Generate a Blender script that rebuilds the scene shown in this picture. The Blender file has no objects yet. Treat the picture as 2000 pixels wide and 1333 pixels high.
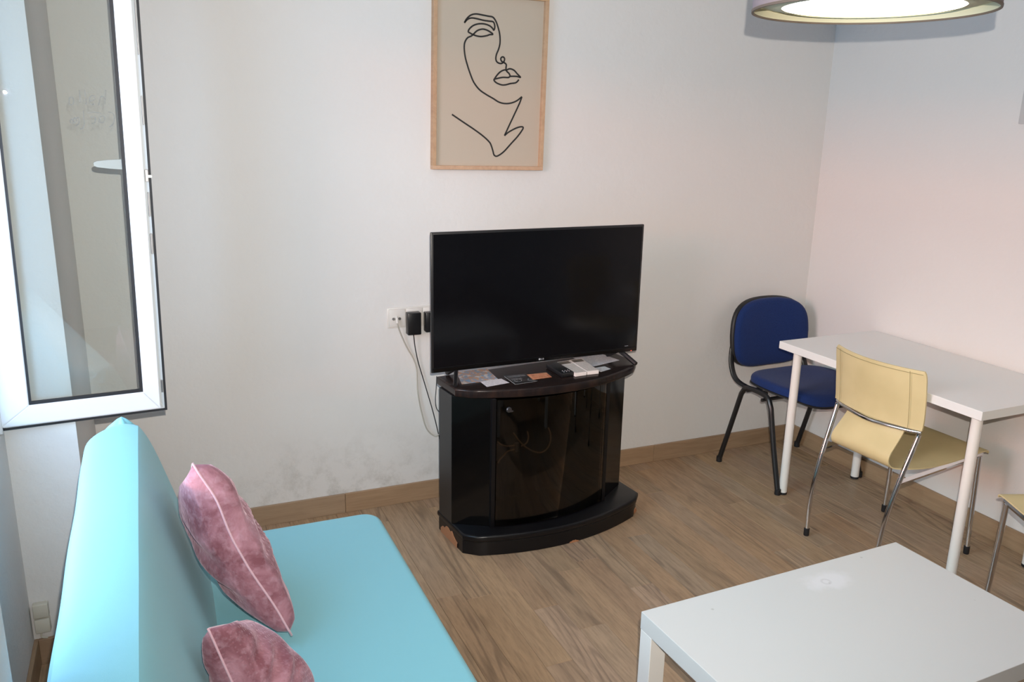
import bpy, bmesh, math, random
from mathutils import Vector, Matrix, noise
random.seed(7)
S = bpy.context.scene
COL = S.collection

# ------------------------------------------------------------------ camera
F, CX, CY, CZ, YAW, PITCH, ROLL = 1626.85, -3.1691, -3.3416, 1.6773, 0.4151, 0.2600, 0.0206
fw = Vector((math.sin(YAW)*math.cos(PITCH), math.cos(YAW)*math.cos(PITCH), -math.sin(PITCH)))
r0 = Vector((math.cos(YAW), -math.sin(YAW), 0)); u0 = r0.cross(fw)
RT = math.cos(ROLL)*r0+math.sin(ROLL)*u0
UP = -math.sin(ROLL)*r0+math.cos(ROLL)*u0
CAM = Vector((CX, CY, CZ))
cd = bpy.data.cameras.new('camera'); cam = bpy.data.objects.new('camera', cd); COL.objects.link(cam)
m = Matrix((RT, UP, -fw)).transposed().to_4x4(); m.translation = CAM
cam.matrix_world = m
cd.sensor_width = 36.0; cd.lens = 36.0*F/2000.0; cd.clip_start = 0.02
S.camera = cam

# ------------------------------------------------------------------ world, lights, exposure
S.view_settings.view_transform = 'Standard'; S.view_settings.look = 'None'
S.view_settings.gamma = 1.0; S.view_settings.use_curve_mapping = False
S.view_settings.exposure = 0.0
w = bpy.data.worlds.new('sky'); S.world = w; w.use_nodes = True
bg = w.node_tree.nodes['Background']; bg.inputs[0].default_value = (.42, .66, .98, 1); bg.inputs[1].default_value = 5.8

def light(name, kind, loc, energy, color, **k):
    d = bpy.data.lights.new(name, kind); d.energy = energy; d.color = color
    for a, b in k.items(): setattr(d, a, b)
    o = bpy.data.objects.new(name, d); o.location = loc; COL.objects.link(o); return o
# daylight enters through the window opening: sky portal
pl = light('window_portal', 'AREA', (-3.70, -1.37, 1.5), 1, (1, 1, 1), shape='RECTANGLE', size=1.44, size_y=1.26)
pl.rotation_euler = (0, math.radians(-90), 0); pl.data.cycles.is_portal = True
# the flash unit of the photographer's camera
fl = CAM+RT*0.03+UP*0.085+fw*(-0.01)
fo = light('camera_flash', 'SPOT', fl, 262, (1.0, 0.92, 0.83), shadow_soft_size=0.006, spot_size=math.radians(112), spot_blend=1.0)
fd = (fw+UP*math.tan(math.radians(8))+RT*math.tan(math.radians(5)))     # the flash head points a little above and right of the lens axis
fo.rotation_euler = fd.to_track_quat('-Z', 'Y').to_euler()
LAMP_EMIT = 6.5
# low area lamp: warm daylight thrown back by the sunlit facade across the street
def facade(name, x, y, z, h, wd, energy, col):
    fa = light(name, 'AREA', (x, y, z), energy, col, shape='RECTANGLE', size=h, size_y=wd)
    fa.rotation_euler = (0, math.radians(-90), 0)
facade('sunlit_facade_low', -18.6, -7.0, 4.1, 1.8, 24.0, 3300, (1.0, 0.30, 0.08))
facade('cool_fill_high', -18.6, -7.0, 7.2, 3.5, 24.0, 3100, (0.66, 0.88, 0.88))  # extra cool fill lamp, added to balance the wall and table tones

# ------------------------------------------------------------------ helpers
MW = {}
def at(x, y, ax, v):
    d = fw+RT*((x-1000)/F)-UP*((y-666.5)/F)
    return CAM+d*((v-CAM[ax])/d[ax])

def empty(name, loc, rz=0, label=None, cat=None, group=None, kind=None, parent=None):
    o = bpy.data.objects.new(name, None); COL.objects.link(o)
    o.empty_display_size = 0.1
    o.location = loc; o.rotation_euler = (0, 0, rz)
    L = Matrix.Translation(loc) @ Matrix.Rotation(rz, 4, 'Z')
    if parent: o.parent = parent; MW[o.name] = MW[parent.name] @ L
    else: MW[o.name] = L
    return tag(o, label, cat, group, kind)

def tag(o, label=None, cat=None, group=None, kind=None):
    if label: o['label'] = label
    if cat: o['category'] = cat
    if group: o['group'] = group
    if kind: o['kind'] = kind
    return o

def obj(name, bm, mat, parent=None, world=False, smooth=35, label=None, kind=None, loc=None, rot=None):
    """Link bm as one mesh object.  world=True: the vertices are in world space."""
    if world and parent: bm.transform(MW[parent.name].inverted())
    bm.normal_update()
    if smooth:
        for f in bm.faces: f.smooth = True
        for e in bm.edges:
            e.smooth = len(e.link_faces) == 2 and e.calc_face_angle(0) < math.radians(smooth)
    me = bpy.data.meshes.new(name); bm.to_mesh(me); bm.free()
    for mm in (mat if isinstance(mat, (list, tuple)) else [mat]): me.materials.append(mm)
    o = bpy.data.objects.new(name, me); COL.objects.link(o)
    L = Matrix.Identity(4)
    if loc is not None or rot is not None:
        o.location = loc or (0, 0, 0); o.rotation_euler = rot or (0, 0, 0)
        L = Matrix.LocRotScale(Vector(o.location), o.rotation_euler, None)
    if parent: o.parent = parent; MW[o.name] = MW[parent.name] @ L
    else: MW[o.name] = L
    return tag(o, label, kind=kind)

def rebase(o, base):
    """move a top-level mesh's origin to base"""
    base = Vector(base); o.data.transform(Matrix.Translation(-base)); o.location = base; MW[o.name] = Matrix.Translation(base); return o

def NB(): return bmesh.new()

def box(bm, c, s, bev=0.0, seg=2, M=None, mi=0):
    r = bmesh.ops.create_cube(bm, size=1.0)
    vs = r['verts']
    for v in vs: v.co = Vector((v.co.x*s[0]+c[0], v.co.y*s[1]+c[1], v.co.z*s[2]+c[2]))
    if M:
        for v in vs: v.co = M @ v.co
    fs = set(f for v in vs for f in v.link_faces)
    for f in fs: f.material_index = mi
    if bev:
        es = list({e for v in vs for e in v.link_edges})
        bmesh.ops.bevel(bm, geom=es, offset=bev, segments=seg, profile=0.5, affect='EDGES', material=mi)
    return bm

def bx(x0, x1, y0, y1, z0, z1, bev=0.0, seg=2, bm=None, mi=0):
    bm = bm or NB()
    return box(bm, ((x0+x1)/2, (y0+y1)/2, (z0+z1)/2), (abs(x1-x0), abs(y1-y0), abs(z1-z0)), bev, seg, mi=mi)

def prism(bm, pts, z0, z1, bev=0.0, seg=2):
    """horizontal outline extruded z0..z1"""
    a = [bm.verts.new((p[0], p[1], z0)) for p in pts]; b = [bm.verts.new((p[0], p[1], z1)) for p in pts]
    n = len(pts); fs = [bm.faces.new(a[::-1]), bm.faces.new(b)]
    for i in range(n): fs.append(bm.faces.new((a[i], a[(i+1) % n], b[(i+1) % n], b[i])))
    bmesh.ops.recalc_face_normals(bm, faces=fs)
    if bev:
        es = [e for f in fs[:2] for e in f.edges]
        bmesh.ops.bevel(bm, geom=es, offset=bev, segments=seg, profile=0.5, affect='EDGES')
    return bm

def smoothpath(pts, n=8, closed=False):
    P = [Vector(p) for p in pts]; out = []; N = len(P)
    rng = range(N if closed else N-1)
    for i in rng:
        if closed: a, b, c, d = P[i-1], P[i], P[(i+1) % N], P[(i+2) % N]
        else: a, b, c, d = P[max(i-1, 0)], P[i], P[i+1], P[min(i+2, N-1)]
        for k in range(n):
            t = k/n
            out.append(0.5*((2*b)+(c-a)*t+(2*a-5*b+4*c-d)*t*t+(3*b-a-3*c+d)*t**3))
    if not closed: out.append(P[-1])
    return out

def tube(bm, pts, r, seg=10, closed=False, sx=1.0):
    P = [Vector(p) for p in pts]; n = len(P); rings = []
    def T(i):
        a = P[i-1] if (i > 0 or closed) else P[i]; b = P[(i+1) % n] if (i < n-1 or closed) else P[i]
        return (b-a).normalized()
    t = T(0); ref = Vector((0, 0, 1)) if abs(t.z) < 0.9 else Vector((0, 1, 0))
    nn = (ref-t*ref.dot(t)).normalized()
    for i in range(n):
        t = T(i); nn = (nn-t*nn.dot(t)).normalized(); b = t.cross(nn)
        rr = r[i] if isinstance(r, (list, tuple)) else r
        rings.append([bm.verts.new(P[i]+nn*math.cos(2*math.pi*k/seg)*rr+b*math.sin(2*math.pi*k/seg)*rr*sx) for k in range(seg)])
    m_ = n if closed else n-1
    for i in range(m_):
        A, B = rings[i], rings[(i+1) % n]
        for k in range(seg): bm.faces.new((A[k], A[(k+1) % seg], B[(k+1) % seg], B[k]))
    if not closed:
        bm.faces.new(rings[0][::-1]); bm.faces.new(rings[-1])
    return bm

def lathe(bm, prof, c=(0, 0, 0), seg=48, cap=True):
    c = Vector(c); rings = []
    for r, z in prof:
        rings.append([bm.verts.new(c+Vector((r*math.cos(2*math.pi*k/seg), r*math.sin(2*math.pi*k/seg), z))) for k in range(seg)])
    for i in range(len(rings)-1):
        for k in range(seg): bm.faces.new((rings[i][k], rings[i][(k+1) % seg], rings[i+1][(k+1) % seg], rings[i+1][k]))
    if cap: bm.faces.new(rings[0][::-1]); bm.faces.new(rings[-1])
    bmesh.ops.recalc_face_normals(bm, faces=bm.faces[:])
    return bm

def grid(bm, fn, nu, nv, closed_u=False):
    V = [[bm.verts.new(fn(i/nu, j/nv)) for j in range(nv+1)] for i in range(nu+(0 if closed_u else 1))]
    for i in range(nu):
        for j in range(nv):
            bm.faces.new((V[i][j], V[(i+1) % len(V)][j], V[(i+1) % len(V)][j+1], V[i][j+1]))
    return V

# ------------------------------------------------------------------ materials
def mat(name, col=(.8, .8, .8), rough=.5, metal=0., coat=0., sheen=0., spec=.5, emit=None, es=0.):
    M = bpy.data.materials.new(name); M.use_nodes = True
    p = M.node_tree.nodes['Principled BSDF']
    p.inputs['Base Color'].default_value = (*col, 1); p.inputs['Roughness'].default_value = rough
    p.inputs['Metallic'].default_value = metal; p.inputs['Coat Weight'].default_value = coat
    p.inputs['Sheen Weight'].default_value = sheen; p.inputs['Specular IOR Level'].default_value = spec
    if emit: p.inputs['Emission Color'].default_value = (*emit, 1); p.inputs['Emission Strength'].default_value = es
    return M
class G:
    """tiny node-graph builder"""
    def __init__(s, M): s.t = M.node_tree; s.n = s.t.nodes; s.p = s.n['Principled BSDF']
    def new(s, ty, ins=None, **k):
        q = s.n.new('ShaderNode'+ty)
        for a, b in k.items(): setattr(q, a, b)
        for a, b in (ins or {}).items():
            if hasattr(b, 'is_output'): s.t.links.new(b, q.inputs[a])
            else: q.inputs[a].default_value = b
        return q
    def link(s, a, b): s.t.links.new(a, b)
    def noise(s, vec, scale, detail=3, rough=.5, dist=0.):
        return s.new('TexNoise', {'Vector': vec, 'Scale': scale, 'Detail': detail, 'Roughness': rough, 'Distortion': dist}).outputs['Fac']
    def ramp(s, fac, stops):
        q = s.new('ValToRGB', {'Fac': fac}); e = q.color_ramp.elements
        while len(e) < len(stops): e.new(.5)
        for i, (p, c) in enumerate(stops): e[i].position = p; e[i].color = (*c, 1) if len(c) == 3 else c
        return q.outputs['Color']
    def mix(s, f, a, b, mode='MIX'):
        q = s.new('Mix', data_type='RGBA', blend_type=mode)
        for i, v in ((0, f), (6, a), (7, b)):
            if hasattr(v, 'is_output'): s.link(v, q.inputs[i])
            else: q.inputs[i].default_value = v if not isinstance(v, tuple) or len(v) == 4 else (*v, 1)
        return q.outputs[2]
    def math(s, op, a, b=0., c=0.):
        q = s.new('Math', operation=op)
        for i, v in enumerate((a, b, c)):
            if hasattr(v, 'is_output'): s.link(v, q.inputs[i])
            else: q.inputs[i].default_value = v
        return q.outputs[0]
    def mr(s, v, a, b, c=0., d=1.):
        return s.new('MapRange', {'Value': v, 'From Min': a, 'From Max': b, 'To Min': c, 'To Max': d}).outputs[0]
    def bump(s, h, strength=.2, dist=.01):
        q = s.new('Bump', {'Height': h, 'Strength': strength, 'Distance': dist}); s.link(q.outputs[0], s.p.inputs['Normal']); return q

def plaster(name, col, stains=False):
    M = mat(name, col, .78, spec=.25); g = G(M)
    ob = g.new('TexCoord').outputs['Object']
    n1 = g.noise(ob, 2.2, 4); n2 = g.noise(ob, 38, 5, .6); n3 = g.noise(ob, 7, 4, .6)
    c = g.mix(g.mr(n1, .3, .7, 0, .16), col, tuple(v*.88 for v in col))
    if stains:
        sp = g.new('SeparateXYZ', {'Vector': ob}); x, z = sp.outputs[0], sp.outputs[2]
        ms = g.math('MULTIPLY', g.mr(z, .40, .09), g.math('MULTIPLY', g.mr(x, -3.2, -2.7), g.mr(x, -1.9, -2.2)))
        st = g.math('MULTIPLY', ms, g.mr(g.noise(ob, 9, 8, .75), .47, .72))
        c = g.mix(g.math('MULTIPLY', st, .75), c, (.38, .36, .32))
    g.link(c, g.p.inputs['Base Color'])
    h = g.math('ADD', g.math('MULTIPLY', n2, .35), g.math('MULTIPLY', n3, .9))
    g.bump(h, .38, .012)
    return M
WALLC = (.73, .715, .695)
m_wall = plaster('wall_plaster', WALLC, True)
m_ceil = plaster('ceiling_paint', (.78, .77, .75))

def wood(name, axis, c1, c2, c3, bold=1.0, rough=.42):
    M = mat(name, c1, rough, spec=.35); g = G(M)
    ob = g.new('TexCoord').outputs['Object']
    rnd = g.new('ObjectInfo').outputs['Random']
    off = g.new('CombineXYZ', {0: g.math('MULTIPLY', rnd, 37.), 1: g.math('MULTIPLY', rnd, 91.), 2: g.math('MULTIPLY', rnd, 13.)}).outputs[0]
    v = g.new('VectorMath', {0: ob, 1: off}, operation='ADD').outputs[0]
    sc = (1., .085, 1.) if axis == 'y' else (.085, 1., 1.)
    vs = g.new('VectorMath', {0: v, 1: sc}, operation='MULTIPLY').outputs[0]
    big = g.noise(vs, 7., 2, .5, .4)
    # cathedral rings from iso-lines of a broad noise
    rings = g.math('SINE', g.math('MULTIPLY', big, 95.))
    rings = g.mr(rings, .15, 1., 0, 1)
    gate = g.mr(g.noise(vs, 3.4, 1), .50, .63)
    fine = g.noise(vs, 130., 4, .65)
    med = g.noise(vs, 28., 3, .6, .3)
    col = g.mix(g.mr(med, .35, .68), c1, c2)
    col = g.mix(g.math('MULTIPLY', g.mr(fine, .45, .75), .55*bold), col, c3)
    col = g.mix(g.math('MULTIPLY', g.math('MULTIPLY', rings, gate), .62*bold), col, c3)
    # small knots
    vk = g.new('VectorMath', {0: v, 1: (1., .42, 1.) if axis == 'y' else (.42, 1, 1)}, operation='MULTIPLY').outputs[0]
    vo = g.new('TexVoronoi', {'Vector': vk, 'Scale': 3.6, 'Randomness': 1.}).outputs['Distance']
    kn = g.mr(g.math('ADD', vo, g.math('MULTIPLY', med, .05)), .085, .035)
    col = g.mix(g.math('MULTIPLY', kn, .6*bold), col, (.06, .045, .035))
    # plank to plank tone
    tone = g.new('HueSaturation', {'Hue': g.mr(rnd, 0, 1, .496, .503), 'Saturation': g.mr(g.math('FRACT', g.math('MULTIPLY', rnd, 7.3)), 0, 1, .92, 1.08),
                 'Value': g.mr(g.math('FRACT', g.math('MULTIPLY', rnd, 13.7)), 0, 1, .90, 1.05), 'Color': col}).outputs[0]
    g.link(tone, g.p.inputs['Base Color'])
    g.link(g.mr(fine, .3, .8, rough-.08, rough+.12), g.p.inputs['Roughness'])
    g.bump(g.math('SUBTRACT', 1., fine), .08, .002)
    return M
m_plank = wood('oak_laminate', 'y', (.465, .315, .195), (.375, .255, .16), (.17, .115, .075), .95)
m_base = wood('baseboard_oak', 'x', (.39, .265, .165), (.33, .22, .135), (.21, .13, .075), .55)
m_basey = wood('baseboard_oak_side', 'y', (.39, .265, .165), (.33, .22, .135), (.21, .13, .075), .55)
m_sub = mat('floor_joint', (.05, .035, .025), .8)
m_white_pvc = mat('white_pvc', (.72, .73, .74), .32)
m_pvc_edge = mat('pvc_edge', (.62, .66, .68), .4)
m_rubber = mat('black_rubber', (.012, .012, .014), .55)
m_blk_gloss = mat('black_gloss', (.0035, .0032, .0032), .10, spec=.35)
m_blk = mat('black_lacquer', (.0045, .0042, .005), .32, spec=.35)
m_tv = mat('tv_plastic', (.010, .010, .011), .32)
m_screen = mat('tv_screen', (.004, .004, .005), .10, spec=.22)
m_metal = mat('chrome', (.80, .80, .82), .09, 1.0)
m_steel = mat('brushed_steel', (.45, .45, .46), .38, 1.0)
m_white_lam = mat('white_laminate', (.78, .78, .76), .35)
m_white_met = mat('white_powder_coat', (.80, .77, .73), .35)
m_chblk = mat('black_tube', (.010, .010, .011), .36)
m_chpl = mat('black_shell', (.012, .012, .013), .5)
m_beige_pl = mat('beige_plastic', (.62, .59, .50), .5)
m_white_pl = mat('white_plastic', (.70, .67, .63), .4)
m_cable_w = mat('white_cable', (.46, .43, .37), .5)
m_cable_i = mat('beige_cable', (.80, .66, .46), .5)
m_cable_b = mat('black_cable', (.012, .012, .012), .5)
m_chip = mat('bare_chipboard', (.42, .19, .09), .8)
m_led = mat('red_led', (.2, .02, .02), .4, emit=(1, .12, .06), es=3.)
m_logo = mat('logo_grey', (.42, .42, .44), .4)

def glassmat(name, tint=(1, 1, 1), ior=1.5, rough=0.0):
    M = bpy.data.materials.new(name); M.use_nodes = True; t = M.node_tree; t.nodes.clear()
    o = t.nodes.new('ShaderNodeOutputMaterial'); mx = t.nodes.new('ShaderNodeMixShader')
    tr = t.nodes.new('ShaderNodeBsdfTransparent'); tr.inputs[0].default_value = (*tint, 1)
    gl = t.nodes.new('ShaderNodeBsdfGlossy'); gl.inputs['Roughness'].default_value = rough
    fr = t.nodes.new('ShaderNodeFresnel'); fr.inputs[0].default_value = ior
    t.links.new(fr.outputs[0], mx.inputs[0]); t.links.new(tr.outputs[0], mx.inputs[1]); t.links.new(gl.outputs[0], mx.inputs[2]); t.links.new(mx.outputs[0], o.inputs[0])
    return M
m_glass = glassmat('window_glass', (.965, .985, .98), 1.5)
m_smoke = glassmat('smoked_glass', (.42, .37, .32), 1.5)

# ------------------------------------------------------------------ room shell
XL, XN, YS, YE, H = -3.415, -3.60, -0.69, -2.05, 2.62
YB = -5.2
def struct(name, bm, m_, label=None, cat=None, parent=None, smooth=None):
    o = obj(name, bm, m_, parent, smooth=smooth)
    if not parent: tag(o, label, cat, kind='structure')
    return o
fl_ = struct('floor', bx(XN-.15, .15, YB-.1, .15, -.12, -.0085), m_sub, 'oak laminate floor of narrow grey-brown planks', 'floor')
PW = .0985
cols = {}
k0 = int(math.floor((XN+2.031)/PW)); k1 = int(math.ceil((-.0+2.031)/PW))
fixed = {0: -.997, 4: -1.0, 11: -.98, -3: -.805}
rngp = random.Random(11)
for k in range(k0, k1+1):
    xa = max(XN+.001, -2.031+k*PW+.0004); xb = min(-.002, -2.031+(k+1)*PW-.0004)
    if xb-xa < .01: continue
    L = 1.20
    y = fixed.get(k, -rngp.uniform(.05, L))
    ys = [0-.002]; 
    while y > YB: ys.append(y); y -= L
    ys.append(YB)
    for a, b in zip(ys[:-1], ys[1:]):
        if a-b < .02: continue
        bm = NB(); w_, l_ = xb-xa, a-b-.0008
        box(bm, (0, 0, -.004), (w_, l_, .008), 0)
        top = [e for e in bm.edges if all(v.co.z > -.001 for v in e.verts)]
        bmesh.ops.bevel(bm, geom=top, offset=.0007, segments=1, affect='EDGES')
        obj('plank', bm, m_plank, fl_, smooth=None, loc=((xa+xb)/2, (a+b)/2, 0))
struct('wall_back', bx(XN-.15, .15, 0, .15, -.12, H+.1), m_wall, 'off-white plaster wall behind the television', 'wall')
struct('wall_right', bx(0, .15, YB-.1, 0, -.12, H+.1), m_wall, 'white plaster wall along the desk', 'wall')
struct('wall_camera', bx(XN-.15, .15, YB-.15, YB, -.12, H+.1), m_wall, 'white plaster wall behind the viewpoint', 'wall')
struct('ceiling', bx(XN-.15, .15, YB-.1, .15, H, H+.12), m_ceil, 'white painted ceiling', 'ceiling')
bm = NB()   # left wall: pier, niche back with window opening, header, near wall
bx(XN-.15, XL, YS, -.001, -.12, H, bm=bm)
bx(XN-.15, XL, YB, YE, -.12, H, bm=bm)
WY0, WY1, WZ0, WZ1 = -.715, -2.03, .78, 2.16
bx(XN-.15, XN, YE, YS, -.12, WZ0, bm=bm)
bx(XN-.15, XL, YE, YS, WZ1, H, bm=bm)
bx(XN-.15, XN, WY0, YS, WZ0, WZ1, bm=bm)
bx(XN-.15, XN, YE, WY1, WZ0, WZ1, bm=bm)
struct('wall_left', bm, m_wall, 'window wall with a deep niche at the left', 'wall')
# baseboards
hb, tb = .088, .012
br = empty('baseboard_back', (XL, 0, 0), label='oak baseboard along the back wall', cat='baseboard', kind='structure')
xj = at(675, 983, 1, -.012).x
for a, b in ((XL+.0, xj-.0006), (xj+.0006, -.9), (-.8988, 0.)):
    bm = bx(a, b, -tb, 0, 0, hb, .0015, 1); c = Vector(((a+b)/2, 0, 0)); bm.transform(Matrix.Translation(-c))
    obj('board', bm, m_base, br, smooth=None, loc=c-Vector((XL, 0, 0)))
bs = empty('baseboard_right', (0, 0, 0), label='oak baseboard along the wall by the desk', cat='baseboard', kind='structure')
for a, b in ((-tb, -1.62), (-1.621, -3.8), (-3.801, YB)):
    bm = bx(-tb, 0, a, b, 0, hb, .0015, 1); c = Vector((0, (a+b)/2, 0)); bm.transform(Matrix.Translation(-c))
    obj('board', bm, m_basey, bs, smooth=None, loc=c)
bl = empty('baseboard_left', (XL, YS, 0), label='oak baseboard around the window niche at the left', cat='baseboard', kind='structure')
obj('board', bx(XL, XL+tb, YS, -.012, 0, hb, .0015, 1), m_basey, bl, world=True, smooth=None)
obj('board', bx(XN+tb, XL+tb, YS-tb, YS, 0, hb, .0015, 1), m_base, bl, world=True, smooth=None)
obj('board', bx(XN, XN+tb, YE, YS, 0, hb, .0015, 1), m_basey, bl, world=True, smooth=None)
obj('board', bx(XL, XL+tb, YB, YE, 0, hb, .0015, 1), m_basey, bl, world=True, smooth=None)

# ------------------------------------------------------------------ window with inward opened sash
win = empty('window_1', (XN, WY0, WZ0), label='white window in the niche with one sash swung open into the room', cat='window', kind='structure')
bm = NB(); fx0, fx1, fb = XN-.062, XN-.004, .045
bx(fx0, fx1, WY1, WY0, WZ0, WZ0+fb, .003, 1, bm); bx(fx0, fx1, WY1, WY0, WZ1-fb, WZ1, .003, 1, bm)
bx(fx0, fx1, WY0-fb, WY0, WZ0+fb, WZ1-fb, .003, 1, bm); bx(fx0, fx1, WY1, WY1+fb, WZ0+fb, WZ1-fb, .003, 1, bm)
obj('window_frame', bm, m_white_pvc, win, world=True, smooth=None)
HG = Vector((-3.598, -.737, .79)); FE = Vector((-3.159, -.682, .79))
sd = (FE-HG); SW = sd.length; sa = math.atan2(sd.y, sd.x); SH = 1.33
# sash local frame: x along the sash from the hinge, y towards the room back wall (inner face), z up
bm = NB()
def ring(bm, x0, x1, z0, z1, wx0, wx1, wz, y0, y1, bev=.002, mi=0):
    """mitred rectangular frame"""
    O = [(x0, z0), (x1, z0), (x1, z1), (x0, z1)]; I = [(x0+wx0, z0+wz), (x1-wx1, z0+wz), (x1-wx1, z1-wz), (x0+wx0, z1-wz)]
    for k in range(4):
        q = [O[k], O[(k+1) % 4], I[(k+1) % 4], I[k]]
        a = [bm.verts.new((p[0], y0, p[1])) for p in q]; b = [bm.verts.new((p[0], y1, p[1])) for p in q]
        fs = [bm.faces.new(a), bm.faces.new(b[::-1])]+[bm.faces.new((a[i], b[i], b[(i+1) % 4], a[(i+1) % 4])) for i in range(4)]
        bmesh.ops.recalc_face_normals(bm, faces=fs)
        for f in fs: f.material_index = mi
        if bev: bmesh.ops.bevel(bm, geom=list({e for e in fs[0].edges}), offset=bev, segments=2, affect='EDGES')
ring(bm, .0, SW-.020, .012, SH-.012, .074, .046, .058, 0, .030, .0022)
ring(bm, .0, SW-.002, .002, SH-.002, .074, .030, .045, .012, .052, .0015, 1)
sash = obj('sash', bm, [m_white_pvc, m_pvc_edge], win, smooth=None, loc=HG-Vector((XN, WY0, WZ0)), rot=(0, math.radians(1.1), sa))   # the opened sash is tilted a little to follow the image's lens distortion
bm = NB(); ring(bm, -.001, SW, 0, SH, .007, .007, .007, .011, .020, 0)
obj('edge_gasket', bm, m_rubber, sash, smooth=None)
gx0, gx1, gz0, gz1 = .073, SW-.067, .069, SH-.069
bm = NB(); ring(bm, gx0, gx1, gz0, gz1, .008, .008, .010, .003, .012, 0)
obj('glass_gasket', bm, m_rubber, sash, smooth=None)
obj('glass_pane', bx(gx0+.002, gx1-.002, .009, .013, gz0+.002, gz1-.002), m_glass, sash, smooth=None)
# hardware on the lock edge
bm = NB()
for z0, z1, x0, x1 in ((.70, .735, -.017, -.008), (.60, .67, -.014, -.010), (.49, .55, -.015, -.009), (.86, .94, -.013, -.010), (.06, .10, -.014, -.009), (1.05, 1.2, -.013, -.010)):
    bx(SW+x0, SW+x1, .006, .011, z0, z1, .001, 1, bm)
obj('lock_rail', bm, m_steel, sash, smooth=None)
bm = NB(); box(bm, (SW-.004, .006, .716), (.012, .010, .008), .001, 1); obj('lock_pin', bm, m_beige_pl, sash, smooth=None)
bm = NB()
for z in (.03, SH-.03): tube(bm, [(-.004, .004, z-.035), (-.004, .004, z+.035)], .008, 10)
obj('hinge', bm, m_white_pvc, sash)
bm = NB()
hx, hz = SW-.040, .745
box(bm, (hx, .056, hz), (.030, .010, .075), .004); tube(bm, [(hx, .056, hz), (hx, .085, hz)], .009, 12)
P_ = [(hx+.014, .016), (hx-.01, .0155), (hx-.06, .0125), (hx-.094, .0085), (hx-.102, .004)]
va_ = [[bm.verts.new((x, y, hz+sg*h)) for y in (.082, .094)] for sg in (1, -1) for x, h in P_]
n_ = len(P_)
for i in range(n_-1):
    a, b, c, d = va_[i], va_[i+1], va_[n_+i], va_[n_+i+1]
    bm.faces.new((a[0], b[0], d[0], c[0])); bm.faces.new((a[1], c[1], d[1], b[1])); bm.faces.new((a[0], a[1], b[1], b[0])); bm.faces.new((c[0], d[0], d[1], c[1]))
bm.faces.new((va_[0][0], va_[n_][0], va_[n_][1], va_[0][1])); bm.faces.new((va_[n_-1][0], va_[n_-1][1], va_[-1][1], va_[-1][0]))
bmesh.ops.recalc_face_normals(bm, faces=bm.faces[:])
obj('handle', bm, m_white_pvc, sash)
# finger-drawn letters on the dusty pane, read from the other side
m_smudge = bpy.data.materials.new('finger_smudge'); m_smudge.use_nodes = True
tt = m_smudge.node_tree; pp = tt.nodes['Principled BSDF']; pp.inputs['Base Color'].default_value = (.16, .17, .17, 1); pp.inputs['Alpha'].default_value = .30; pp.inputs['Roughness'].default_value = 1.0; pp.inputs['Specular IOR Level'].default_value = 0.0
def onsash(px, py):
    """pixel -> sash-local x, z on the pane's plane (a real place on the glass)"""
    n = Vector((-math.sin(sa), math.cos(sa), 0)); d = fw+RT*((px-1000)/F)-UP*((py-666.5)/F)
    o = HG+n*.008; P = CAM+d*((o-CAM).dot(n)/d.dot(n))-HG
    x, z, q = P.dot(Vector((math.cos(sa), math.sin(sa), 0))), P.z, math.radians(1.1)
    return x*math.cos(q)-z*math.sin(q), x*math.sin(q)+z*math.cos(q)
bm = NB(); k = 6.056
strokes = [[(212, 345), (216, 385), (240, 395), (262, 375), (262, 325), (240, 300), (216, 312), (212, 345)],
           [(330, 215), (338, 280), (345, 350), (330, 365)], [(395, 212), (408, 290), (418, 370), (405, 390)],
           [(452, 345), (510, 335), (515, 295), (485, 280), (458, 305), (455, 360), (480, 392), (512, 385)],
           [(642, 215), (640, 300), (634, 390)], [(640, 330), (605, 290), (578, 310), (570, 350), (562, 398)],
           [(678, 480), (722, 488), (748, 530), (740, 600), (712, 640), (686, 655)],
           [(572, 560), (590, 530), (622, 528), (632, 560), (612, 605), (585, 600), (572, 560), (566, 600)],
           [(520, 540), (495, 530), (468, 545)], [(520, 540), (524, 580), (505, 615), (478, 610)],
           [(378, 460), (385, 540), (392, 620), (372, 668), (345, 682)],
           [(300, 590), (285, 545), (262, 560), (262, 600), (240, 560), (222, 590), (250, 612), (290, 600)], [(430, 490), (500, 482), (590, 492)],
           [(290, 565), (320, 540), (332, 580), (318, 620), (290, 640)]]
for st in strokes:
    P = smoothpath([(*onsash(100+a/k, 140+b/k), 0) for a, b in st], 4)
    for i in range(len(P)-1):
        a, b = P[i], P[i+1]; d = (b-a)
        if d.length < 1e-6: continue
        n_ = Vector((-d.y, d.x, 0)).normalized()*.0016
        bm.faces.new([bm.verts.new((q.x, .0085, q.y)) for q in (a-n_, b-n_, b+n_, a+n_)])
obj('finger_writing', bm, m_smudge, sash, smooth=None)

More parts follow.
